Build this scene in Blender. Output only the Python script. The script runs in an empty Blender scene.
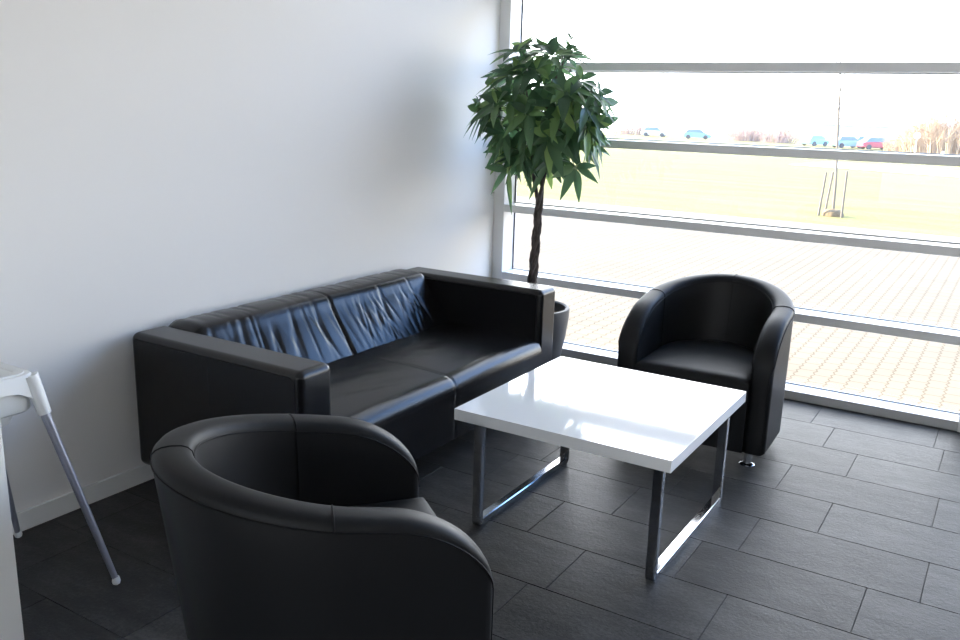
import bpy, bmesh, math, random
from mathutils import Vector, Matrix
random.seed(7)
S = bpy.context.scene
COL = S.collection
PI = math.pi

# ------------------------------------------------------------------ materials
def mat(name, color, rough=.5, metal=0., spec=.5, coat=0., trans_mix=None):
    m = bpy.data.materials.new(name); m.use_nodes = True
    b = m.node_tree.nodes['Principled BSDF']
    b.inputs['Base Color'].default_value = (*color, 1)
    b.inputs['Roughness'].default_value = rough
    b.inputs['Metallic'].default_value = metal
    b.inputs['Specular IOR Level'].default_value = spec
    b.inputs['Coat Weight'].default_value = coat
    b.inputs['Coat Roughness'].default_value = .03
    return m
def nodes(m): return m.node_tree.nodes, m.node_tree.links, m.node_tree.nodes['Principled BSDF']
def texco(m, kind='Object', scale=(1, 1, 1)):
    n, l, b = nodes(m)
    t = n.new('ShaderNodeTexCoord'); mp = n.new('ShaderNodeMapping')
    mp.inputs['Scale'].default_value = scale
    l.new(t.outputs[kind], mp.inputs['Vector'])
    return mp.outputs['Vector']
def noise(m, vec, scale, detail=4, rough=.6):
    n, l, b = nodes(m)
    t = n.new('ShaderNodeTexNoise'); t.inputs['Scale'].default_value = scale
    t.inputs['Detail'].default_value = detail; t.inputs['Roughness'].default_value = rough
    l.new(vec, t.inputs['Vector'])
    return t.outputs['Fac']
def ramp(m, fac, stops):
    n, l, b = nodes(m)
    r = n.new('ShaderNodeValToRGB'); e = r.color_ramp.elements
    e[0].position, e[0].color = stops[0][0], (*stops[0][1], 1)
    e[1].position, e[1].color = stops[-1][0], (*stops[-1][1], 1)
    for p, c in stops[1:-1]:
        x = e.new(p); x.color = (*c, 1)
    l.new(fac, r.inputs['Fac'])
    return r.outputs['Color']
def bump(m, h, strength=.2, dist=.01):
    n, l, b = nodes(m)
    bp = n.new('ShaderNodeBump'); bp.inputs['Strength'].default_value = strength
    bp.inputs['Distance'].default_value = dist
    l.new(h, bp.inputs['Height']); l.new(bp.outputs['Normal'], b.inputs['Normal'])
def math_node(m, op, a, b_=None):
    n, l, _ = nodes(m)
    x = n.new('ShaderNodeMath'); x.operation = op
    for i, v in enumerate((a, b_)):
        if v is None: continue
        if isinstance(v, (int, float)): x.inputs[i].default_value = v
        else: l.new(v, x.inputs[i])
    return x.outputs[0]

M = {}
M['wall'] = mat('white_painted_wall', (.83, .81, .785), .75, spec=.3)
v = texco(M['wall']); bump(M['wall'], noise(M['wall'], v, 180, 3), .05, .002)
M['ceiling'] = mat('white_ceiling', (.8, .8, .8), .9, spec=.2)
M['baseboard'] = mat('white_gloss_paint', (.78, .78, .76), .4)
M['leather'] = mat('black_sofa_leather', (.006, .006, .007), .26, spec=.38)
v = texco(M['leather']); bump(M['leather'], noise(M['leather'], v, 260, 4), .12, .002)
M['leather2'] = mat('charcoal_chair_leatherette', (.0085, .009, .010), .5, spec=.22)
v = texco(M['leather2']); bump(M['leather2'], noise(M['leather2'], v, 420, 3), .12, .0015)
M['seam'] = mat('black_seam_thread', (.006, .006, .007), .6, spec=.2)
M['chrome'] = mat('chrome', (.62, .63, .65), .10, 1.)
M['steel'] = mat('darker_chrome_tube', (.45, .46, .48), .16, 1.)
M['lacquer'] = mat('white_gloss_lacquer', (.84, .84, .84), .06, spec=.5, coat=.5)
M['plastic'] = mat('white_plastic', (.78, .79, .78), .35)
M['silver'] = mat('silver_painted_tube', (.36, .37, .43), .35, .6)
M['cabinet'] = mat('white_cabinet_laminate', (.90, .90, .89), .4)
M['alu'] = mat('grey_aluminium_frame', (.74, .74, .74), .4, .1)
M['bead'] = mat('grey_glazing_bead', (.45, .45, .44), .6)
M['sill'] = mat('grey_aluminium_sill', (.46, .46, .46), .4, .1)
M['gasket'] = mat('black_rubber_gasket', (.03, .03, .035), .6)
M['pot'] = mat('dark_grey_planter', (.034, .036, .040), .5)
M['soil'] = mat('brown_soil', (.05, .035, .025), .95)
v = texco(M['soil']); bump(M['soil'], noise(M['soil'], v, 60, 5), .8, .01)
M['bark'] = mat('brown_bark', (.10, .075, .062), .85, spec=.2)
v = texco(M['bark'], scale=(40, 40, 8)); f = noise(M['bark'], v, 2, 4)
nodes(M['bark'])[1].new(ramp(M['bark'], f, [(.3, (.045, .037, .034)), (.7, (.15, .13, .12))]), nodes(M['bark'])[2].inputs['Base Color'])
bump(M['bark'], f, .5, .004)
# leaves: per-leaf colour, part of the light passes through
m = M['leaf'] = mat('green_leaf', (.03, .075, .03), .38, spec=.45)
n, l, b = nodes(m)
g = n.new('ShaderNodeNewGeometry')
c = ramp(m, g.outputs['Random Per Island'], [(0, (.036, .080, .040)), (.5, (.06, .125, .056)), (.8, (.105, .19, .07)), (1, (.19, .29, .09))])
l.new(c, b.inputs['Base Color'])
tr = n.new('ShaderNodeBsdfTranslucent'); mx = n.new('ShaderNodeMixShader'); mx.inputs[0].default_value = .28
hs = n.new('ShaderNodeHueSaturation'); hs.inputs['Value'].default_value = 2.6
l.new(c, hs.inputs['Color']); l.new(hs.outputs[0], tr.inputs['Color'])
l.new(b.outputs[0], mx.inputs[1]); l.new(tr.outputs[0], mx.inputs[2]); l.new(mx.outputs[0], n['Material Output'].inputs[0])
# glass: thin pane
m = M['glass'] = bpy.data.materials.new('window_glass'); m.use_nodes = True
n, l = m.node_tree.nodes, m.node_tree.links; n.remove(n['Principled BSDF'])
tp = n.new('ShaderNodeBsdfTransparent'); tp.inputs[0].default_value = (.97, .98, .98, 1)
gl = n.new('ShaderNodeBsdfGlossy'); gl.inputs['Roughness'].default_value = 0.
fr = n.new('ShaderNodeFresnel'); fr.inputs[0].default_value = 1.45; mx = n.new('ShaderNodeMixShader')
l.new(fr.outputs[0], mx.inputs[0]); l.new(tp.outputs[0], mx.inputs[1]); l.new(gl.outputs[0], mx.inputs[2]); l.new(mx.outputs[0], n['Material Output'].inputs[0])
# floor tiles
m = M['tile'] = mat('dark_grey_stone_tile', (.06, .062, .065), .42, spec=.13)
n, l, b = nodes(m)
v = texco(m, scale=(1, 2.2, 1)); f1 = noise(m, v, 5, 6, .65); v2 = texco(m); f2 = noise(m, v2, 75, 3, .75)
g = n.new('ShaderNodeNewGeometry')
s = math_node(m, 'ADD', math_node(m, 'MULTIPLY', f1, .45), math_node(m, 'MULTIPLY', f2, .55))
s = math_node(m, 'ADD', s, math_node(m, 'MULTIPLY', g.outputs['Random Per Island'], .12))
l.new(ramp(m, s, [(.36, (.016, .016, .0155)), (.55, (.035, .034, .033)), (.72, (.075, .073, .070))]), b.inputs['Base Color'])
rr = ramp(m, f2, [(.35, (.36, .36, .36)), (.65, (.56, .56, .56))]); l.new(rr, b.inputs['Roughness'])
bump(m, math_node(m, 'ADD', math_node(m, 'MULTIPLY', f1, 1.5), f2), .35, .004)
M['grout'] = mat('dark_grout', (.030, .030, .030), .9, spec=.2)
# outside
m = M['paver'] = mat('tan_interlocking_pavers', (.6, .5, .4), .95, spec=.05)
n, l, b = nodes(m)
t = n.new('ShaderNodeTexCoord'); sx = n.new('ShaderNodeSeparateXYZ'); l.new(t.outputs['Object'], sx.inputs[0])
zig = math_node(m, 'PINGPONG', sx.outputs[1], .042)
cb = n.new('ShaderNodeCombineXYZ')
l.new(sx.outputs[1], cb.inputs[0]); l.new(math_node(m, 'ADD', sx.outputs[0], math_node(m, 'MULTIPLY', zig, .42)), cb.inputs[1])
bt = n.new('ShaderNodeTexBrick'); l.new(cb.outputs[0], bt.inputs['Vector'])
bt.inputs['Scale'].default_value = 1.; bt.inputs['Brick Width'].default_value = .168; bt.inputs['Row Height'].default_value = .104
bt.inputs['Mortar Size'].default_value = .006; bt.inputs['Mortar Smooth'].default_value = .3
bt.inputs['Color1'].default_value = (.222, .180, .128, 1); bt.inputs['Color2'].default_value = (.214, .174, .125, 1)
bt.inputs['Mortar'].default_value = (.148, .114, .076, 1)
nz = noise(m, t.outputs['Object'], 1.3, 4)
mxc = n.new('ShaderNodeMix'); mxc.data_type = 'RGBA'; mxc.blend_type = 'MULTIPLY'; mxc.inputs['Factor'].default_value = 1
l.new(bt.outputs['Color'], mxc.inputs['A']); l.new(ramp(m, nz, [(.3, (.88, .88, .88)), (.7, (1, 1, 1))]), mxc.inputs['B'])
l.new(mxc.outputs['Result'], b.inputs['Base Color'])
bump(m, bt.outputs['Fac'], -.3, .004)
m = M['concrete'] = mat('pale_concrete', (.27, .225, .165), .9, spec=.08)
bump(m, noise(m, texco(m), 60, 4), .2, .003)
m = M['grass'] = mat('pale_winter_grass', (.42, .44, .16), .9, spec=.1)
n, l, b = nodes(m)
fa = noise(m, texco(m, scale=(.25, 1, 1)), 1.1, 6, .7); fb = noise(m, texco(m), 14, 4, .7)
ff = math_node(m, 'ADD', math_node(m, 'MULTIPLY', fa, .6), math_node(m, 'MULTIPLY', fb, .4))
l.new(ramp(m, ff, [(.34, (.165, .155, .045)), (.48, (.22, .19, .066)), (.62, (.27, .22, .09))]), b.inputs['Base Color'])
bump(m, fb, .6, .05)
M['asphalt'] = mat('pale_asphalt_road', (.42, .41, .40), .9, spec=.1)
M['wood'] = mat('weathered_wood_stake', (.26, .22, .18), .85, spec=.2)
M['mulch'] = mat('brown_mulch', (.27, .19, .11), .95, spec=.1)
bump(M['mulch'], noise(M['mulch'], texco(M['mulch']), 20, 5), .8, .04)
M['twig'] = mat('reddish_bare_twigs', (.46, .34, .30), .9, spec=.1)
M['twig2'] = mat('orange_brown_twigs', (.50, .36, .24), .9, spec=.1)
M['car_red'] = mat('red_car_paint', (.62, .12, .17), .25, spec=.5)
M['car_blue'] = mat('pale_blue_car_paint', (.30, .58, .72), .25, spec=.5)
M['car_white'] = mat('white_car_paint', (.75, .76, .80), .25, spec=.5)
M['car_glass'] = mat('car_glass', (.22, .30, .38), .1, spec=.6)
M['tyre'] = mat('tyre_rubber', (.10, .10, .11), .8)
M['roof'] = mat('grey_blue_roof_sheet', (.36, .42, .50), .7)
M['facade'] = mat('pale_facade', (.62, .64, .70), .8)
M['sign'] = mat('white_enamel_sign', (.82, .82, .82), .5)

# ------------------------------------------------------------------ mesh helpers
class MB:
    def __init__(s): s.v = []; s.f = []; s.wn = False
    def add(s, vs, fs):
        o = len(s.v); s.v += [tuple(p) for p in vs]; s.f += [tuple(i + o for i in q) for q in fs]; return s
    def bm(s, b):
        b.verts.ensure_lookup_table(); b.verts.index_update()
        s.wn = True
        s.add([p.co.copy() for p in b.verts], [[p.index for p in f.verts] for f in b.faces]); b.free(); return s
    def box(s, lo, hi, r=0., seg=3):
        b = bmesh.new(); bmesh.ops.create_cube(b, size=1)
        for p in b.verts: p.co = Vector([lo[i] + (p.co[i] + .5) * (hi[i] - lo[i]) for i in range(3)])
        if r > 0: bmesh.ops.bevel(b, geom=b.edges[:], offset=r, segments=seg, profile=.5, affect='EDGES')
        return s.bm(b)
    def grid(s, rows, close_u=False, close_v=False, caps=False):
        nu, nv = len(rows), len(rows[0]); vs = [p for r in rows for p in r]; fs = []
        for i in range(nu if close_u else nu - 1):
            for j in range(nv if close_v else nv - 1):
                fs.append((i * nv + j, i * nv + (j + 1) % nv, ((i + 1) % nu) * nv + (j + 1) % nv, ((i + 1) % nu) * nv + j))
        if caps:
            fs.append(tuple(range(nv))[::-1]); fs.append(tuple((nu - 1) * nv + j for j in range(nv)))
        return s.add(vs, fs)
    def tube(s, pts, rad, sides=8, closed=False):
        pts = [Vector(p) for p in pts]; n = len(pts)
        rad = rad if isinstance(rad, (list, tuple)) else [rad] * n
        rows = []; up = None
        for i, p in enumerate(pts):
            if closed: d = (pts[(i + 1) % n] - pts[i - 1])
            else: d = pts[min(i + 1, n - 1)] - pts[max(i - 1, 0)]
            d.normalize()
            if up is None:
                up = Vector((0, 0, 1)) if abs(d.z) < .9 else Vector((1, 0, 0))
            a = d.cross(up).normalized(); up = a.cross(d).normalized()
            rows.append([p + (a * math.cos(t) + up * math.sin(t)) * rad[i] for t in [2 * PI * k / sides for k in range(sides)]])
        return s.grid(rows, close_u=closed, close_v=True, caps=not closed)
    def lathe(s, prof, c=(0, 0), seg=40):
        rows = [[(c[0] + r * math.cos(2 * PI * k / seg), c[1] + r * math.sin(2 * PI * k / seg), z) for k in range(seg)] for r, z in prof]
        return s.grid(rows, close_v=True, caps=True)
    def build(s, name, material, parent=None, smooth=35, loc=None):
        me = bpy.data.meshes.new(name); me.from_pydata(s.v, [], s.f)
        b = bmesh.new(); b.from_mesh(me); bmesh.ops.recalc_face_normals(b, faces=b.faces[:]); b.to_mesh(me); b.free()
        me.materials.append(material)
        if smooth:
            me.shade_smooth(); me.set_sharp_from_angle(angle=math.radians(smooth))
        o = bpy.data.objects.new(name, me); COL.objects.link(o)
        if s.wn and smooth:
            wn_ = o.modifiers.new('normals', 'WEIGHTED_NORMAL'); wn_.keep_sharp = True; wn_.weight = 100
        if parent: o.parent = parent
        if loc: o.location = loc
        return o
def thing(name, label, cat, loc=(0, 0, 0), rz=0, group=None):
    o = bpy.data.objects.new(name, None); COL.objects.link(o)
    o.empty_display_size = .1; o.location = loc; o.rotation_euler = (0, 0, rz)
    o['label'] = label; o['category'] = cat
    if group: o['group'] = group
    return o
def tag(o, label, cat, group=None):
    o['label'] = label; o['category'] = cat
    if group: o['group'] = group
    return o
def struct(o, label=None):
    o['kind'] = 'structure'
    if label: o['label'] = label
    return o
def dup(root, loc, rz, label):
    r = root.copy(); COL.objects.link(r); r.location = loc; r.rotation_euler = (0, 0, rz); r['label'] = label
    for ch in list(root.children):
        c = ch.copy(); COL.objects.link(c); c.parent = r
        for gch in list(ch.children):
            d = gch.copy(); COL.objects.link(d); d.parent = c
    return r

# ------------------------------------------------------------------ room shell
XL, XR, YB, YW, ZC = -2.92, 4.6, -4.2, 4.884, 3.03
struct(MB().box((XL - .3, YB - .2, -.06), (XL, 5.07, ZC)).build('wall_left', M['wall'], smooth=0), 'white painted wall behind the sofa')
struct(MB().box((XR, YB - .2, -.06), (XR + .2, 5.07, ZC)).build('wall_right', M['wall'], smooth=0))
WX0, WX1, WZ0, WZ1 = -1.9, 4.2, .25, 2.75
struct(MB().box((XL, YB - .2, -.06), (XR, YB, WZ0)).box((XL, YB - .2, WZ1), (XR, YB, ZC)).box((XL, YB - .2, WZ0), (WX0, YB, WZ1)).box((WX1, YB - .2, WZ0), (XR, YB, WZ1)).build('wall_back', M['wall'], smooth=0))
added_win = struct(bpy.data.objects.new('added_window', None), 'window added in the unseen wall behind the camera to brighten the room'); COL.objects.link(added_win)  # added out of view: lets in sky light to fill the room
f2 = MB().box((WX0, YB - .14, WZ0), (WX1, YB - .06, WZ0 + .06)).box((WX0, YB - .14, WZ1 - .06), (WX1, YB - .06, WZ1))
for k in range(4):
    q = WX0 + (WX1 - WX0 - .06) * k / 3; f2.box((q, YB - .135, WZ0 + .06), (q + .06, YB - .065, WZ1 - .06))
struct(f2.build('added_window_frame', M['alu'], added_win, 0))
struct(MB().add([(WX0, YB - .1, WZ0), (WX1, YB - .1, WZ0), (WX1, YB - .1, WZ1), (WX0, YB - .1, WZ1)], [(0, 1, 2, 3)]).build('pane', M['glass'], added_win, 0))
struct(MB().box((XL - .3, YB - .2, ZC), (XR + .2, 5.07, ZC + .2)).build('ceiling', M['ceiling'], smooth=0))
struct(MB().box((XL, YB, 0), (XL + .014, 4.88, .075), .003, 2).build('baseboard_left', M['baseboard']), 'low white baseboard along the left wall')
fl = struct(MB().box((XL, YB, -.05), (XR, 4.90, -.003)).build('floor', M['grout'], smooth=0), 'floor of dark grey stone tiles in staggered rows')
PITCH = .3167
joints = {0: (-1.15, -.633), 1: (-1.395, -.82, -.25), 2: (-1.19, -.69, -.088), 3: (-1.075, -.475), 4: (-.71, -.108), 5: (-.48,), 6: (-.64, -.138), 7: (-.76, -.186)}
def row_cuts(r):
    js = list(joints[r]) if r in joints else [random.random() * .6]
    while js[0] > XL: js.insert(0, js[0] - .6)
    while js[-1] < XR: js.append(js[-1] + .6)
    return [max(js[0], XL)] + js[1:-1] + [min(js[-1], XR)]
tb = MB()
for r in range(-21, 9):
    y0 = 2.335 + r * PITCH; y1 = min(y0 + PITCH, 4.897); y0 = max(y0, YB)
    if y1 - y0 < .02: continue
    cuts = row_cuts(r)
    for a, c in zip(cuts, cuts[1:]):
        if c - a > .02: tb.box((a + .0011, y0 + .0011, -.012), (c - .0011, y1 - .0011, 0), .001, 1)
struct(tb.build('tiles', M['tile'], fl, smooth=0))

# window wall
win = bpy.data.objects.new('window_1', None); COL.objects.link(win); win.location = (.8, 4.97, 0)
struct(win, 'floor to ceiling window wall with horizontal grey bars')
WL = Matrix.Translation((-.8, -4.97, 0))
def wpart(mb, name, m, smooth=35):
    o = mb.build(name, m, win, smooth); o.data.transform(WL); return struct(o)
DY1 = 5.045
wpart(MB().box((XL - .01, YW, 0), (-2.844, DY1, ZC), .002, 1), 'jamb', M['alu'])
wpart(MB().box((XR - .06, YW, 0), (XR, DY1, ZC), .002, 1), 'jamb', M['alu'])
wpart(MB().box((-2.844, YW, 0.0), (XR - .06, DY1 + .02, .051), .002, 1), 'sill', M['sill'])
tops = [.495, .939, 1.380, 1.823, 2.266, 2.709, 3.02]
mulls = [-.105, 2.2]
xs = [-2.844] + [q for mm in mulls for q in (mm, mm + .055)] + [XR - .06]
for mm in mulls:
    wpart(MB().box((mm, YW - .012, 0.0), (mm + .055, DY1, ZC), .002, 1), 'mullion', M['alu'])
for z in tops:
    for k in range(0, len(xs), 2):
        wpart(MB().box((xs[k], YW, z - .047), (xs[k + 1], DY1, z), .002, 1), 'transom', M['alu'])
zb = [.051] + tops
for i in range(len(zb) - 1):
    for k in range(0, len(xs), 2):
        a, c, z0, z1 = xs[k], xs[k + 1], zb[i], zb[i + 1] - .047
        wpart(MB().add([(a, 5.03, z0), (c, 5.03, z0), (c, 5.03, z1), (a, 5.03, z1)], [(0, 1, 2, 3)]), 'pane', M['glass'], 0)
        gk = MB(); w = .006
        gk.box((a, 5.020, z0), (a + w, 5.029, z1)); gk.box((c - w, 5.020, z0), (c, 5.029, z1))
        wpart(gk, 'gasket', M['gasket'], 0)
        wpart(MB().box((a + w, 5.020, z0), (c - w, 5.029, z0 + w)).box((a + w, 5.020, z1 - w), (c - w, 5.029, z1)), 'glazing_bead', M['bead'], 0)

# ------------------------------------------------------------------ sofa
SX, SY = -2.45, 3.03
sofa = thing('leather_sofa', 'black leather two-seat sofa with boxy arms against the white wall', 'sofa', (SX, SY, 0))
def sl(x, y, z): return (x - SX, y - SY, z)
XB, XF, Y0, Y1, AT = -2.885, -1.985, 2.075, 3.99, .655
AW = .172
def smoothstep(a, b, x):
    t = min(1, max(0, (x - a) / (b - a))); return t * t * (3 - 2 * t)
def arm(y0, y1, outer):
    a = MB().box(sl(XB, y0, .10), sl(XF, y1, AT), .030, 5).build('armrest', M['leather'], sofa)
    pm = MB()
    for y in (y0 + .002, y1 - .002):
        z, x0, x1, r = AT - .026, XB + .03, XF - .026, .0
        pts = [(x0, y, AT - .024), (x1 - .03, y, AT - .024)]
        for k in range(7):
            t = PI / 2 * k / 6
            pts.append((x1 - .03 + .03 * math.sin(t), y, AT - .054 + .03 * math.cos(t)))
        pts.append((x1, y, .12))
        pm.tube([sl(*p) for p in pts], .0032, 6)
    if outer:   # vertical panel seam on the outer face
        y = y0 + .0005
        pm.tube([sl(-2.44, y, AT - .03), sl(-2.44, y, .12)], .0013, 6)
    pm.build('piping', M['seam'], a)
    return a
arm(Y0, Y0 + AW, True)
arm(Y1 - AW, Y1, False)
# backrest with folds
def folds(n, ya, yb, seed, wide=.016, amp=.007):
    rnd = random.Random(seed); L = []
    for k in range(n):
        L.append((rnd.uniform(ya, yb), rnd.uniform(-.5, .5), rnd.uniform(.6, 1.5) * wide, rnd.uniform(.4, 1) * amp, rnd.uniform(0, .35), rnd.uniform(.5, 1)))
    return L
def fold_depth(L, y, u):
    d = 0
    for y0, sl_, w, a, u0, u1 in L:
        q = (y - y0 - sl_ * (u - .4) * .25) / w
        if abs(q) < 3: d -= a * math.exp(-q * q) * smoothstep(u0 - .12, u0 + .1, u) * (1 - smoothstep(u1 - .15, u1 + .1, u))
    return d
def backrest(ya, yb, seed):
    prof = [(-2.885, .12), (-2.885, .40), (-2.885, .62)]
    top = [(-2.882, .650), (-2.866, .667), (-2.84, .673), (-2.78, .675), (-2.735, .670), (-2.71, .662), (-2.695, .648), (-2.687, .630)]
    N = 22
    front = [(-2.682 + .172 * (i / N) ** 1.1, .618 - .262 * i / N) for i in range(1, N + 1)]
    prof = prof + top + front + [(-2.50, .30), (-2.50, .12)]
    nT = 3; F = folds(64, ya, yb, seed, .010, .0034); G = folds(34, ya, yb, seed + 50, .012, .0035)
    ny = 280; rows = []
    for j in range(ny + 1):
        y = ya + (yb - ya) * j / ny; row = []
        ds = abs(y - 3.03)
        groove = -.007 * math.exp(-(ds / .008) ** 2)
        de = 1 - min(1, min(y - ya, yb - y) / .05); rnd_ = -.022 * de * de
        for i, (x, z) in enumerate(prof):
            dx = dz = 0
            if nT + 3 < i < nT + len(top) + N:
                u = (i - nT - 4) / (N + 4)
                puff = .012 * math.sin(PI * min(1, u)) * abs(math.sin(PI * max(0, min(1, (y - ya) / (yb - ya))) * 2)) ** .4
                d = fold_depth(F, y, u) + groove + puff
                dx += d * .84; dz += d * .5
            elif nT <= i <= nT + 3:
                dz += fold_depth(G, y, .5) * (1 if i > nT else .3) + groove * (.5 if i > nT else 0)
            if z > .5: dz += rnd_ * (z - .5) / .17; dx += rnd_ * .5 if x > -2.8 else 0
            row.append(sl(x + dx, y, z + dz))
        rows.append(row)
    b = MB().grid(rows, close_v=True, caps=True).build('back_cushion', M['leather'], sofa, 50)
    return b
backrest(Y0 + AW - .002, Y1 - AW + .002, 3)
def seat(ya, yb, seed):
    prof = [(-2.56, .12), (-2.60, .38)]
    N = 18
    topx = [(-2.60 + (2.60 - 2.045) * i / N, .402 + .012 * math.sin(PI * i / N)) for i in range(1, N + 1)]
    rad = [(-2.045 + .075 * math.sin(t), .327 + .075 * math.cos(t)) for t in [PI / 2 * k / 7 for k in range(1, 8)]]
    prof = prof + topx + rad + [(-1.972, .25), (-1.978, .115)]
    F = folds(14, -2.5, -2.1, seed, .02, .0035); ny = 180; rows = []
    for j in range(ny + 1):
        y = ya + (yb - ya) * j / ny; row = []
        ds = abs(y - 3.03)
        groove = -.003 * math.exp(-(ds / .006) ** 2)
        crown = .006 * abs(math.sin(2 * PI * (y - ya) / (yb - ya))) ** .6
        for i, (x, z) in enumerate(prof):
            dx = dz = 0
            if 2 <= i < 2 + N:
                dz = groove + crown + fold_depth(F, x + .18 * abs(y - 3.03), max(0, 1 - ds / .6))
            elif i >= 2 + N:
                k = (i - 2 - N) / 7
                dz = (groove + crown) * max(0, 1 - k); dx = groove * min(1, k)
            row.append(sl(x + dx, y, z + dz))
        rows.append(row)
    return MB().grid(rows, close_v=True, caps=True).build('seat_cushion', M['leather'], sofa, 50)
seat(Y0 + AW - .002, Y1 - AW + .002, 21)
MB().box(sl(XB + .03, Y0 + AW - .01, .105), sl(-2.02, Y1 - AW + .01, .14)).build('base_frame', M['seam'], sofa)
for x in (XB + .07, XF - .09):
    for y in (Y0 + .07, Y1 - .07):
        MB().lathe([(.022, 0), (.024, .004), (.028, .105)], sl(x, y, 0)[:2], 20).build('leg', M['gasket'], sofa)

# ------------------------------------------------------------------ tub chairs
def tub_chair(label, loc, rz):
    ch = thing('tub_chair', label, 'armchair', loc, rz)
    A, YS, BT, BB, T = .361, -.005, .4264, .347, .096       # half width, arm end of the curve, back depth at top / bottom, thickness
    YF, RF, ZB = -.324, .235, .063
    # stations along the U; each: (side angle param) -> outer xy as a function of height fraction
    st = []
    L = YS - YF
    th = [PI / 2 * k / 14 for k in range(15)]
    ss = [RF * (1 - math.cos(t)) for t in th]
    extra = [RF + (L - RF) * k / 3 for k in range(1, 4)]
    for s_ in ss + extra: st.append(('L', s_))
    NA = 44
    for k in range(1, NA): st.append(('B', PI * k / NA))
    for s_ in reversed(ss + extra): st.append(('R', s_))
    def plan(kind, p, h, inset):
        """point on the U: h = 0 bottom .. 1 top, inset from the outer face"""
        b = BB + (BT - BB) * h
        if kind == 'L': return (-A + inset, YF + p)
        if kind == 'R': return (A - inset, YF + p)
        n = 2.0
        c, s_ = math.cos(p), math.sin(p)
        ax, by = A - inset, b - inset
        return (-ax * math.copysign(abs(c) ** (2 / n), c), YS + by * abs(s_) ** (2 / n))
    def rim(kind, p):
        if kind == 'B': return .672 + .073 * math.sin(p) ** 1.1
        zf = .622 + (.672 - .622) * p / L
        zs = .458
        if p < RF: return zs + (zf - zs) * math.sqrt(max(0, 1 - (1 - p / RF) ** 2))
        return zf
    RT = .032
    rows = []; oline = []; iline = []; tops_ = []
    NP = 8
    for kind, p in st:
        zr = rim(kind, p)
        pinch = 0 if kind == 'B' else .016 * (1 - min(1, p / .016)) ** 2
        H = zr - ZB
        def P(z, inset):
            q = plan(kind, p, min(1, (z - ZB) / .66), inset); return (q[0], q[1], z)
        ring = [P(ZB, pinch + .012), P(ZB + .012, pinch)]
        for k in range(1, 6): ring.append(P(ZB + .012 + (zr - RT - ZB - .012) * k / 6, pinch))
        for k in range(NP + 1):
            t = PI * k / NP
            c = math.cos(t)
            ins = T / 2 - (T / 2 - pinch) * math.copysign(abs(c) ** .8, c)
            ring.append(P(zr - RT + RT * max(0, math.sin(t)) ** .8, ins))
        zi = min(.34, zr - RT - .01)
        for k in range(1, 5): ring.append(P(zr - RT + (zi - zr + RT) * k / 4, T - pinch))
        ring.append(P(ZB + .01, T - pinch)); ring.append(P(ZB, T - pinch))
        rows.append(ring)
        oline.append(P(zr - RT, pinch - .0008)); iline.append(P(zr - RT, T - pinch + .0008)); tops_.append(ring)
    MB().grid(rows, close_v=True, caps=True).build('shell', M['leather2'], ch, 50)
    for line, lo in ((oline, ZB + .02), (iline, None)):
        pts = list(line)
        if lo: pts = [(pts[0][0], pts[0][1], lo)] + pts + [(pts[-1][0], pts[-1][1], lo)]
        MB().tube(pts, .0026, 6).build('piping', M['seam'], ch)
    # cross seams over the rail, two of them run on down the inside
    nL = 18
    for idx in (nL + 1, nL + NA // 2 - 1, nL + NA - 3):
        ring = tops_[idx]
        pts = [Vector(q) for q in ring[7:7 + NP + 1]] + [Vector(q) for q in ring[7 + NP + 1:7 + NP + 5]]
        cen = sum(pts[:NP + 1], Vector()) / (NP + 1)
        pts = [q + (q - cen).normalized() * .0006 if i <= NP else q for i, q in enumerate(pts)]
        MB().tube(pts, .0024, 6).build('seam', M['seam'], ch)
    # seat: U-shaped block with a soft top edge
    outl = [(-A + T - .002, -.344)] + [plan('L', p, .5, T - .002) for p in (.04, .14, L)] + [plan('B', PI * k / 24, .5, T - .002) for k in range(1, 24)] + [plan('R', p, .5, T - .002) for p in (L, .14, .04)] + [(A - T + .002, -.344)]
    fr = [(A - T + .002 - (2 * (A - T) + .004) * k / 12, -.344) for k in range(1, 12)]
    outl = outl + fr
    levels = [(ZB + .006, 0), (.30, 0), (.370, 0), (.388, .004), (.401, .012), (.410, .026), (.414, .05), (.418, .10), (.420, .17)]
    rows2 = []
    for z, ins in levels:
        rr = []
        for x, y in outl:
            k = 1 - ins / .27
            rr.append((x * k, (y - .0) * (1 - ins / .33), z))
        rows2.append(rr)
    MB().grid(rows2, close_v=True, caps=True).build('seat', M['leather2'], ch, 50)
    sp = [(x * .985, (y) * .985, .404) for x, y in outl]
    for x, y in ((-.284, -.290), (.284, -.290), (-.24, .22), (.24, .22)):
        f = MB().lathe([(.033, 0), (.034, .003), (.031, .006), (.018, .010), (.0165, .02), (.0165, ZB + .006)], (x, y), 24).build('foot', M['chrome'], ch)
    return ch
near = tub_chair('black tub armchair in the foreground, seen from behind, facing the table', (-1.3985, 1.559, 0), math.radians(142.1))
far = dup(near, (-1.1805, 4.081, 0), math.radians(2.2), 'black tub armchair beside the window, facing the room behind the table')

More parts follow.
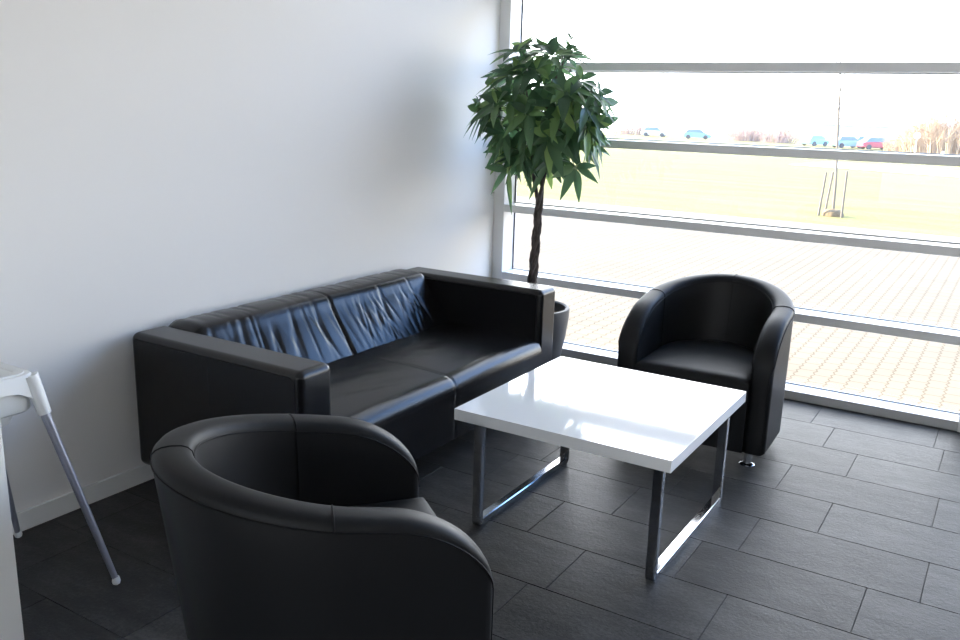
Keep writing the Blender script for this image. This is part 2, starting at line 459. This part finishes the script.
# ------------------------------------------------------------------ coffee table
tx0, tx1, ty0, ty1, tz = -1.648, -.819, 2.520, 3.383, .475
TC = ((tx0 + tx1) / 2, (ty0 + ty1) / 2)
table = thing('coffee_table', 'square glossy white coffee table on chrome sled legs', 'coffee table', (*TC, 0))
def tl(x, y, z): return (x - TC[0], y - TC[1], z)
MB().box(tl(tx0, ty0, tz - .043), tl(tx1, ty1, tz), .0018, 2).build('tabletop', M['lacquer'], table)
def sled(x):
    w, h, r = .017, .015, .006     # half width in x, half tube depth, bend radius
    ya, yb, zt, zb_ = ty0 + .068, ty1 - .058, tz - .0435, h
    path = [(ya, zt, 0, 1)]
    pts = [(ya, zt), (ya, zb_ + r)]
    for k in range(1, 7):
        t = PI / 2 * k / 6; pts.append((ya + r - r * math.cos(t), zb_ + r - r * math.sin(t)))
    pts += [(yb - r, zb_)]
    for k in range(1, 7):
        t = PI / 2 * k / 6; pts.append((yb - r + r * math.sin(t), zb_ + r - r * math.cos(t)))
    pts += [(yb, zt)]
    rows = []
    for i, (y, z) in enumerate(pts):
        a, b = pts[max(0, i - 1)], pts[min(len(pts) - 1, i + 1)]
        d = Vector((b[0] - a[0], b[1] - a[1])).normalized(); nrm = Vector((-d.y, d.x))
        e = .003
        rows.append([tl(x + sx, y + nrm.x * q, z + nrm.y * q) for sx, q in ((-w, -h + e), (-w + e, -h), (w - e, -h), (w, -h + e), (w, h - e), (w - e, h), (-w + e, h), (-w, h - e))])
    MB().grid(rows, close_v=True, caps=True).build('leg_frame', M['chrome'], table, 40)
sled(tx0 + .055 + .017)
sled(tx1 - .060 - .0)

# ------------------------------------------------------------------ potted tree
PX, PY = -2.405, 4.50
tree = thing('potted_tree', 'tall potted indoor tree with braided trunk and round leafy crown in the corner', 'plant', (PX, PY, 0))
pot = MB().lathe([(.150, 0), (.168, .01), (.190, .10), (.212, .22), (.226, .33), (.228, .385), (.226, .397), (.213, .400), (.203, .393), (.200, .365), (.198, .33)], (0, 0), 56).build('planter', M['pot'], tree)
MB().lathe([(.199, .335), (.199, .34), (.12, .350), (.02, .352)], (0, 0), 40).build('soil', M['soil'], tree)
def trunk_c(z): return (-.01 + .045 * (z - .35), .0)
for k in range(3):
    pts = []; rad = []
    for i in range(61):
        z = .335 + (1.03 - .335) * i / 60
        a = 2 * PI * k / 3 + 2 * PI * 2.6 * (z - .335)
        R = .017 - .004 * i / 60
        cx, cy = trunk_c(z)
        pts.append((cx + R * math.cos(a), cy + R * math.sin(a), z)); rad.append(.0185 - .006 * i / 60 + .0012 * math.sin(i * 1.7 + k))
    # opens into branches
    ex = [(.10, .05, 1.52), (-.10, .06, 1.60), (.02, -.10, 1.64)][k]
    p0 = Vector(pts[-1]); d = Vector((math.cos(a), math.sin(a), 1.2))
    for i in range(1, 13):
        t = i / 12
        q = p0.lerp(Vector(ex), t) + Vector((d.x, d.y, 0)) * .035 * math.sin(PI * t)
        pts.append(tuple(q)); rad.append(.0125 - .006 * t)
    MB().tube(pts, rad, 9).build('trunk', M['bark'], tree, 60)
rnd = random.Random(5)
leaf = MB(); br = MB()
def leaflet(base, d, up, ln, wd, droop, fold):
    d = d.normalized(); side = d.cross(up).normalized(); up = side.cross(d).normalized()
    rows = []; N = 6
    for i in range(N + 1):
        t = i / N
        w = wd * (math.sin(PI * min(1, t ** .85)) ** .8 if 0 < t < 1 else 0) * (1 - .25 * t)
        w = max(w, .0012)
        c = base + d * ln * t + Vector((0, 0, -1)) * droop * ln * t * t + up * .0
        row = []
        for s_, h in ((-1, fold), (-.5, fold * .4), (0, 0), (.5, fold * .4), (1, fold)):
            row.append(c + side * w * s_ + up * w * h)
        rows.append(row)
    for r_ in rows:
        for q in r_:
            q.x = max(q.x, XL + .02 - PX); q.y = min(q.y, 4.872 - PY)
    leaf.grid(rows)
def cluster(P, out, scale=1., nleaf=None):
    out = out.normalized()
    n_ = nleaf or rnd.choice((5, 6, 6, 7, 7, 8))
    ref = Vector((0, 0, 1)) if abs(out.z) < .9 else Vector((1, 0, 0))
    a = out.cross(ref).normalized(); b_ = a.cross(out).normalized()
    ph = rnd.random() * 6.28
    for k in range(n_):
        an = ph + 2 * PI * k / n_ + rnd.uniform(-.2, .2)
        spread = rnd.uniform(.75, 1.25)
        d = out * rnd.uniform(.25, .6) + (a * math.cos(an) + b_ * math.sin(an)) * spread
        ln = rnd.uniform(.125, .185) * scale
        leaflet(P + d.normalized() * .006, d, out + Vector((0, 0, .5)), ln, ln * rnd.uniform(.165, .205), rnd.uniform(.12, .55), rnd.uniform(.05, .3))
C = Vector((.035, -.06, 1.53))
spots = []
tries = 0
while len(spots) < 80 and tries < 6000:
    tries += 1
    u = Vector((rnd.gauss(0, 1), rnd.gauss(0, 1), rnd.gauss(0, 1))).normalized()
    rr = rnd.uniform(.45, 1.) ** .6
    k_ = (abs(u.x) ** 2 + abs(u.y) ** 2 + abs(u.z) ** 2) ** .5 / ((u.x ** 2 + u.y ** 2) ** 1.3 + abs(u.z) ** 2.6) ** (1 / 2.6)
    P = C + Vector((u.x * .355, u.y * .28, u.z * .335 + .015)) * rr * k_
    if P.z < 1.235: continue
    if any((P - q).length < .070 for q, _ in spots): continue
    spots.append((P, u))
for P, u in spots:
    cluster(P, u + Vector((0, 0, .25)))
    s0 = C + Vector((0, 0, -.22)) + Vector((u.x * .05, u.y * .05, rnd.uniform(0, .25)))
    mid = (s0 + P) / 2 + Vector((0, 0, .04))
    br.tube([s0, mid, P], [.004, .003, .002], 5)
# stray leaves above the crown and at its lower edge
for P, u, sc in ((Vector((.16, .02, 1.93)), Vector((.4, 0, 1)), .62), (Vector((.20, -.02, 1.86)), Vector((.5, 0, .9)), .75), (Vector((-.12, -.02, 1.86)), Vector((-.4, 0, 1)), .85),
                 (Vector((-.27, -.12, 1.55)), Vector((-1, -.3, .25)), 1.), (Vector((-.10, -.16, 1.20)), Vector((-.4, -.6, -.25)), 1.), (Vector((.31, -.14, 1.24)), Vector((.5, -.5, -.4)), .9),
                 (Vector((.30, .05, 1.36)), Vector((.9, -.1, .1)), 1.), (Vector((.36, .0, 1.62)), Vector((1, 0, .35)), 1.), (Vector((.02, .06, 1.24)), Vector((0, .1, -.4)), .9)):
    cluster(P, u, sc, 6); br.tube([C + Vector((0, 0, -.1)), (C + P) / 2 + Vector((0, 0, .05)), P], [.004, .003, .002], 5)
leaf.build('foliage', M['leaf'], tree, 80)
br.build('branches', M['bark'], tree, 60)

# ------------------------------------------------------------------ high chair
HX, HY = -2.600, 1.272
hc = thing('high_chair', 'white plastic high chair with splayed silver legs beside the wall at left', 'high chair', (HX, HY, 0))
def rrect(hx, hy, r, z, n_=6):
    pts = []
    for cx, cy, a0 in ((hx - r, hy - r, 0), (-hx + r, hy - r, 90), (-hx + r, -hy + r, 180), (hx - r, -hy + r, 270)):
        for k in range(n_ + 1):
            a = math.radians(a0 + 90 * k / n_); pts.append((cx + r * math.cos(a), cy + r * math.sin(a), z))
    return pts
# tub: outside down, inside back up
MB().grid([rrect(.156, .147, .04, .700), rrect(.156, .147, .04, .625), rrect(.150, .141, .04, .618), rrect(.125, .118, .05, .617), rrect(.118, .110, .06, .585), rrect(.095, .088, .06, .552), rrect(.05, .045, .04, .545),
           rrect(.05, .045, .04, .556), rrect(.098, .088, .06, .560), rrect(.120, .110, .06, .58), rrect(.133, .123, .055, .63), rrect(.146, .136, .05, .7)], close_v=True, caps=True).build('seat', M['plastic'], hc, 50)
MB().grid([rrect(.146, .137, .03, .729), rrect(.150, .141, .033, .733), rrect(.146, .137, .03, .739), rrect(.130, .121, .03, .738), rrect(.126, .117, .03, .734)], close_v=True, caps=True).build('tray', M['plastic'], hc, 40)
# rim with arched skirt
def densify(pts, m_=7):
    out = []
    for i in range(len(pts)):
        a, b = Vector(pts[i]), Vector(pts[(i + 1) % len(pts)])
        n_ = m_ if (a - b).length > .06 else 1
        for k in range(n_): out.append(tuple(a.lerp(b, k / n_)))
    return out
base = densify(rrect(.165, .155, .035, .735))
rows = [[], [], [], [], [], []]
for x, y, z in base:
    fx, fy = abs(x) / .165, abs(y) / .155
    k = max(0, min(1, (min(fx, fy) - .45) / .55)); low = .690 - .050 * k ** 1.4
    for i, (sc, zz) in enumerate(((.86, .700), (.87, .735), (.97, .736), (1., .728), (1.035, low), (1.015, low))): rows[i].append((x * sc, y * sc, zz))
MB().grid(rows, close_v=True).build('rim', M['plastic'], hc, 50)
# backrest on the side away from the camera's frame
bpts = []
for i in range(9):
    t = i / 8
    w = .145 * (1 - .35 * t ** 3); yb = -.13 - .07 * t; z = .70 + .22 * t
    bpts.append([(-w, yb + .012, z), (-w * .5, yb - .006, z), (0, yb - .010, z), (w * .5, yb - .006, z), (w, yb + .012, z), (w, yb - .002, z), (w * .5, yb - .02, z), (0, yb - .024, z), (-w * .5, yb - .02, z), (-w, yb - .002, z)])
MB().grid(bpts, close_v=True, caps=True).build('backrest', M['plastic'], hc, 50)
for sx in (1, -1):
    for sy in (1, -1):
        foot = Vector((sx * .280, sy * .290, .0)); top = Vector((sx * .147, sy * .137, .735))
        def at(z): return foot.lerp(top, z / .735)
        MB().tube([at(.605), at(.68), at(.728)], [.0195, .024, .027], 16).build('socket', M['plastic'], hc, 50)
        lg = MB().tube([at(.018), at(.3), at(.61)], [.0095, .0125, .0145], 16).build('leg', M['silver'], hc, 50)
        MB().lathe([(.006, 0), (.0115, .004), (.0135, .012), (.012, .022), (.010, .028)], (foot.x - sx * .003, foot.y - sy * .003), 18).build('foot_cap', M['plastic'], lg, 50)

# ------------------------------------------------------------------ white cabinet at the frame's edge
cab = thing('white_cabinet', 'plain white cabinet standing in front of the high chair', 'cabinet', (-2.077, .70, 0))
MB().box((-.21, -.30, .0), (.21, .30, 1.06), .0015, 2).build('body', M['cabinet'], cab)
MB().box((-.215, -.305, 1.0605), (.215, .305, 1.082), .002, 2).build('top', M['cabinet'], cab)

# ------------------------------------------------------------------ outside: ground
def ylow(x): return 12.66 - .015 * x
def yup(x): return 13.55 - .025 * x
def terr(x, y): return -.02 - .0244 * min(96, max(0, y - yup(x)))
gx = [-70, -45, -30, -20, -12, -8, -5, -3, -1, 1, 4, 8, 14, 24, 40]
def ground(name, m, fa, fb, n_, dz=0., label=None, side=0):
    rows = []
    for i in range(n_ + 1):
        rows.append([(x, fa(x) + (fb(x) - fa(x)) * i / n_, terr(x, fa(x) + (fb(x) - fa(x)) * i / n_) + dz) for x in gx])
    mb = MB().grid(rows)
    if side:   # vertical kerb face towards the yard
        mb.grid([[(x, fa(x), terr(x, fa(x)) + dz) for x in gx], [(x, fa(x), terr(x, fa(x)) - .03) for x in gx]])
    o = mb.build(name, m, smooth=60); o['kind'] = 'structure'
    if label: o['label'] = label
    return o
struct(MB().box((-12, 5.068, -.10), (12, 5.205, -.018)).build('trim_1', M['concrete']), 'pale concrete strip at the foot of the window')
ground('paved_yard', M['paver'], lambda x: 5.205, ylow, 3, 0, 'tan interlocking pavers outside the window')
ground('trim_2', M['concrete'], ylow, yup, 2, .015, 'white path along the edge of the lawn', 1)
ground('lawn', M['grass'], yup, lambda x: 320., 90, 0, 'sunlit yellow-green lawn beyond the path')
rd = MB()
rx = [-9.8, -9, -8, -6.3, -4.5, -2.5, 4, 14, 40]
def rlo(x): return 42.0 + (-.55) * (x + 6.3)
rows = [[(x, rlo(x) + w_, terr(x, rlo(x) + w_) + .05) for x in rx] for w_ in (0, 3, 6, 10)]
rows = [[(x, y, terr(x, y) + .02) for x, y, z in r_] for r_ in rows]
struct(rd.grid(rows).build('trim_3', M['asphalt'], smooth=60), 'pale road crossing the lawn')

# sapling with stakes
def g(x, y): return (x, y, terr(x, y))
sap = thing('sapling', 'thin bare young tree standing on the lawn between wooden stakes', 'tree', g(-2.66, 15.55))
MB().tube([(0, 0, -.05), (-.02, 0, .6), (-.07, 0, 1.2), (-.11, 0, 1.75), (-.14, 0, 2.2), (-.22, 0, 2.9)], [.026, .022, .020, .022, .011, .005], 8).build('trunk', M['wood'], sap)
rb = random.Random(3); bb = MB()
for k in range(11):
    z = 1.5 + .11 * k; a = rb.random() * 6.28; ln = rb.uniform(.15, .45)
    x0 = -.064 * z; bb.tube([(x0, 0, z), (x0 + .5 * ln * math.cos(a), .5 * ln * math.sin(a), z + ln * .5), (x0 + .8 * ln * math.cos(a), .8 * ln * math.sin(a), z + ln)], [.008, .006, .003], 5)
bb.build('twigs', M['wood'], sap)
mo = MB().grid([[(r_ * math.cos(2 * PI * k / 22), r_ * math.sin(2 * PI * k / 22), z_) for k in range(22)] for r_, z_ in ((.185, -.03), (.17, .05), (.12, .10), (.07, .12), (.04, .10), (.04, -.03))], close_u=True, close_v=True)
mo = mo.build('mulch_mound', M['mulch'], None, 60, g(-2.66, 15.55))
tag(mo, 'low brown mound of mulch round the foot of the young tree', 'mulch'); mo['kind'] = 'stuff'
for (x, y, hh, lean, lb) in ((-2.87, 15.42, .72, .05, 'wooden stake on the left of the young tree'), (-2.86, 15.90, .72, .06, 'wooden stake between the left stake and the young tree'), (-2.49, 15.36, .76, .0, 'wooden stake on the right of the young tree')):
    o = MB().tube([(0, 0, -.1), (lean, 0, hh)], [.020, .018], 8).build('wooden_stake', M['wood'], None, 60, g(x, y)); tag(o, lb, 'stake', 'stakes round the young tree')

# parked cars far beyond the lawn
def car(label, pm, loc, rz, L=4.2, H=1.5):
    c_ = thing('parked_car', label, 'car', loc, rz, 'cars parked beyond the lawn'); w = .86
    prof = [(-L / 2, .35), (-L / 2, .75), (-L / 2 + .15, .92), (-.95, .97), (.95, .97), (L / 2 - .35, .80), (L / 2, .66), (L / 2, .33), (L / 2 - .2, .24), (-L / 2 + .2, .24)]
    rows_ = [[(x, y, z) for x, z in [(x * k, .6 + (z - .6) * kz) for x, z in prof]] for y, k, kz in ((-w, .96, .9), (-w + .08, 1, 1), (w - .08, 1, 1), (w, .96, .9))]
    MB().grid(rows_, close_v=True, caps=True).build('body', pm, c_, 40)
    cabp = [(-1.75, .95), (-1.25, H - .06), (-.9, H), (.25, H), (.55, H - .07), (1.25, .95)]
    MB().grid([[(x, y * (1 if z < 1 else .84), z) for x, z in cabp] for y in (-.8, .8)], close_v=True, caps=True).build('cabin_glass', M['car_glass'], c_, 40)
    MB().box((-1.25, -.66, H - .04), (.45, .66, H + .015), .01, 2).build('roof', pm, c_)
    for x in (-L / 2 + .8, L / 2 - .8):
        for y in (-w + .02, w - .02):
            rr_ = [(x + .32 * math.cos(2 * PI * k / 18), .32 + .32 * math.sin(2 * PI * k / 18)) for k in range(18)]
            MB().grid([[(a, y - .1, b_) for a, b_ in rr_], [(a, y + .1, b_) for a, b_ in rr_]], close_v=True, caps=True).build('wheel', M['tyre'], c_, 40)
    return c_
car('red car parked on the right beyond the lawn', M['car_red'], g(-17.0, 123.5), math.radians(35))
car('pale blue car parked just left of the red car', M['car_blue'], g(-20.6, 124.5), math.radians(40))
car('small pale blue car parked left of the young tree', M['car_blue'], g(-25.2, 127.), math.radians(60), 3.7, 1.4)
car('white car parked behind and between the blue car and the red car', M['car_white'], g(-19.2, 131.), math.radians(30))
car('white car far off at the left of the window view', M['car_white'], g(-52., 137.), math.radians(10))
car('bluish car far off at the left of the window view', M['car_blue'], g(-44., 134.), math.radians(15))

hall = thing('long_building', 'long low building with grey-blue roof behind the parked cars', 'building', (-24, 190, terr(-24, 190)))
MB().box((-12, -4, -.2), (16, 4, 2.4)).build('walls', M['facade'], hall, 0)
MB().add([(-12.4, -4.6, 2.4), (16.4, -4.6, 2.4), (16.4, 4.6, 2.4), (-12.4, 4.6, 2.4), (-12.4, 0, 3.4), (16.4, 0, 3.4)], [(0, 1, 5, 4), (3, 4, 5, 2), (0, 4, 3), (1, 2, 5), (0, 3, 2, 1)]).build('roof', M['roof'], hall, 0)

def bush(label, m_, loc, rx_, h, n_, seed, group='bare bushes on the horizon', name='bare_bush'):
    r_ = random.Random(seed); mb = MB()
    for k in range(n_):
        a = r_.random() * 6.28; q = math.sqrt(r_.random()) * rx_
        b0 = Vector((q * .75 * math.cos(a), q * .4 * math.sin(a), -.1)); hh = h * (1 - .55 * (q / rx_) ** 2) * r_.uniform(.55, 1)
        tip = b0 + Vector((math.cos(a) * rx_ * .25 * r_.random(), r_.uniform(-.3, .3), hh))
        mb.tube([b0, b0.lerp(tip, .5) + Vector((r_.uniform(-.15, .15), 0, 0)), tip], [.07, .05, .02], 4)
        for j in range(3):
            s_ = b0.lerp(tip, r_.uniform(.4, .9)); e = s_ + Vector((r_.uniform(-.7, .7), r_.uniform(-.4, .4), r_.uniform(.1, .7))) * (h / 3)
            mb.tube([s_, e], [.04, .015], 4)
    return tag(mb.build(name, m_, None, 60, loc), label, 'bush', group)
bush('large brown bare bush at the right edge of the window view', M['twig2'], g(-7.2, 108.), 6.2, 6.4, 300, 1)
bush('low orange-brown bush between the red car and the large bush', M['twig2'], g(-11.9, 112.), 3.2, 2.9, 150, 2)
bush('reddish bare bush left of the small pale blue car', M['twig'], g(-31.5, 133.), 3.4, 2.6, 110, 3)
bush('reddish bare bush second to the left of the small pale blue car', M['twig'], g(-37.0, 135.), 3.6, 2.8, 110, 4)
bush('faint reddish bush below the top bars in the middle of the view', M['twig'], g(-58.0, 143.), 3.4, 2.6, 90, 5)

sp = thing('road_sign', 'white round sign on a post in front of the brown bushes', 'sign', g(-10.4, 104.))
MB().tube([(0, 0, -.1), (0, 0, 2.2)], .05, 8).build('post', M['sign'], sp)
MB().grid([[(.34 * math.cos(2 * PI * k / 20), yy, 2.1 + .34 * math.sin(2 * PI * k / 20)) for k in range(20)] for yy in (-.09, -.06)], close_v=True, caps=True).build('disc', M['sign'], sp, 40)
bo = MB().lathe([(.10, -.1), (.10, .7), (.07, .8), (.02, .82)], (0, 0), 14).build('bollard', M['sign'], None, 50, g(-5.2, 70.))
tag(bo, 'small white bollard beside the road at the right of the view', 'bollard')

HAZE = .0005
if HAZE:
    m = M['haze'] = bpy.data.materials.new('pale_mist'); m.use_nodes = True
    n, l = m.node_tree.nodes, m.node_tree.links; n.remove(n['Principled BSDF'])
    vs = n.new('ShaderNodeVolumeScatter'); vs.inputs['Density'].default_value = HAZE; vs.inputs['Anisotropy'].default_value = .3
    l.new(vs.outputs[0], n['Material Output'].inputs['Volume'])
    hz = MB().box((-160, 30, -4), (90, 300, 14)).build('mist', m, None, 0); hz['kind'] = 'stuff'
    tag(hz, 'thin pale mist over the far field and the parked cars', 'mist')
# ------------------------------------------------------------------ light
w = bpy.data.worlds.new('sky'); S.world = w; w.use_nodes = True
n, l = w.node_tree.nodes, w.node_tree.links
tc = n.new('ShaderNodeTexCoord'); sxz = n.new('ShaderNodeSeparateXYZ'); rp = n.new('ShaderNodeValToRGB')
l.new(tc.outputs['Generated'], sxz.inputs[0]); l.new(sxz.outputs[2], rp.inputs[0]); l.new(rp.outputs[0], n['Background'].inputs[0])
e = rp.color_ramp.elements
e[0].position, e[0].color = 0., (1., .98, .95, 1)
e[1].position, e[1].color = 1., (.10, .22, .46, 1)
x = e.new(.12); x.color = (1., .985, .96, 1)
x = e.new(.24); x.color = (.66, .81, 1., 1)
x = e.new(.38); x.color = (.22, .45, .95, 1)
# wide bright glow of the hazy sky round the sun: whiter and stronger there
gd = n.new('ShaderNodeVectorMath'); gd.operation = 'DOT_PRODUCT'; gd.inputs[1].default_value = Vector((-.35, .85, .40)).normalized()
l.new(tc.outputs['Generated'], gd.inputs[0])
def rng(a_, b_, c_, d_):
    mr = n.new('ShaderNodeMapRange'); mr.interpolation_type = 'SMOOTHSTEP'
    for k_, v_ in enumerate((a_, b_, c_, d_)): mr.inputs[k_ + 1].default_value = v_
    l.new(gd.outputs['Value'], mr.inputs[0]); return mr.outputs[0]
l.new(rng(-.6, 1., 2.4, 7.2), n['Background'].inputs[1])
mxw = n.new('ShaderNodeMix'); mxw.data_type = 'RGBA'; mxw.inputs['B'].default_value = (.92, .95, 1., 1)
l.new(rng(.70, 1., 0., 1.), mxw.inputs['Factor']); l.new(rp.outputs[0], mxw.inputs['A']); l.new(mxw.outputs['Result'], n['Background'].inputs[0])
sun = bpy.data.lights.new('sun', 'SUN'); sun.energy = 14.0; sun.angle = math.radians(1.2); sun.color = (1, .88, .66)
so = bpy.data.objects.new('sun', sun); COL.objects.link(so); so.location = (-20, 4, 12)
so.rotation_euler = Vector((.93, .06, -.36)).to_track_quat('-Z', 'Y').to_euler()

# ------------------------------------------------------------------ camera
cam = bpy.data.cameras.new('camera'); co = bpy.data.objects.new('camera', cam); COL.objects.link(co); S.camera = co
cam.sensor_fit = 'HORIZONTAL'; cam.sensor_width = 36.; cam.lens = 868.7 * 36 / 960
yaw, pitch, roll = math.radians(31.573), math.radians(13.7975), math.radians(1.6784)
fwd = Vector((-math.sin(yaw) * math.cos(pitch), math.cos(yaw) * math.cos(pitch), -math.sin(pitch)))
r0 = fwd.cross(Vector((0, 0, 1))).normalized(); u0 = r0.cross(fwd)
r = r0 * math.cos(roll) + u0 * math.sin(roll); u = -r0 * math.sin(roll) + u0 * math.cos(roll)
co.matrix_world = Matrix(((r.x, u.x, -fwd.x, 0), (r.y, u.y, -fwd.y, 0), (r.z, u.z, -fwd.z, 1.55), (0, 0, 0, 1)))
cam.clip_end = 1000
S.view_settings.view_transform = 'Standard'; S.view_settings.look = 'None'; S.view_settings.gamma = 1.; S.view_settings.exposure = .76
S.view_settings.use_curve_mapping = False
S.cycles.use_denoising = True
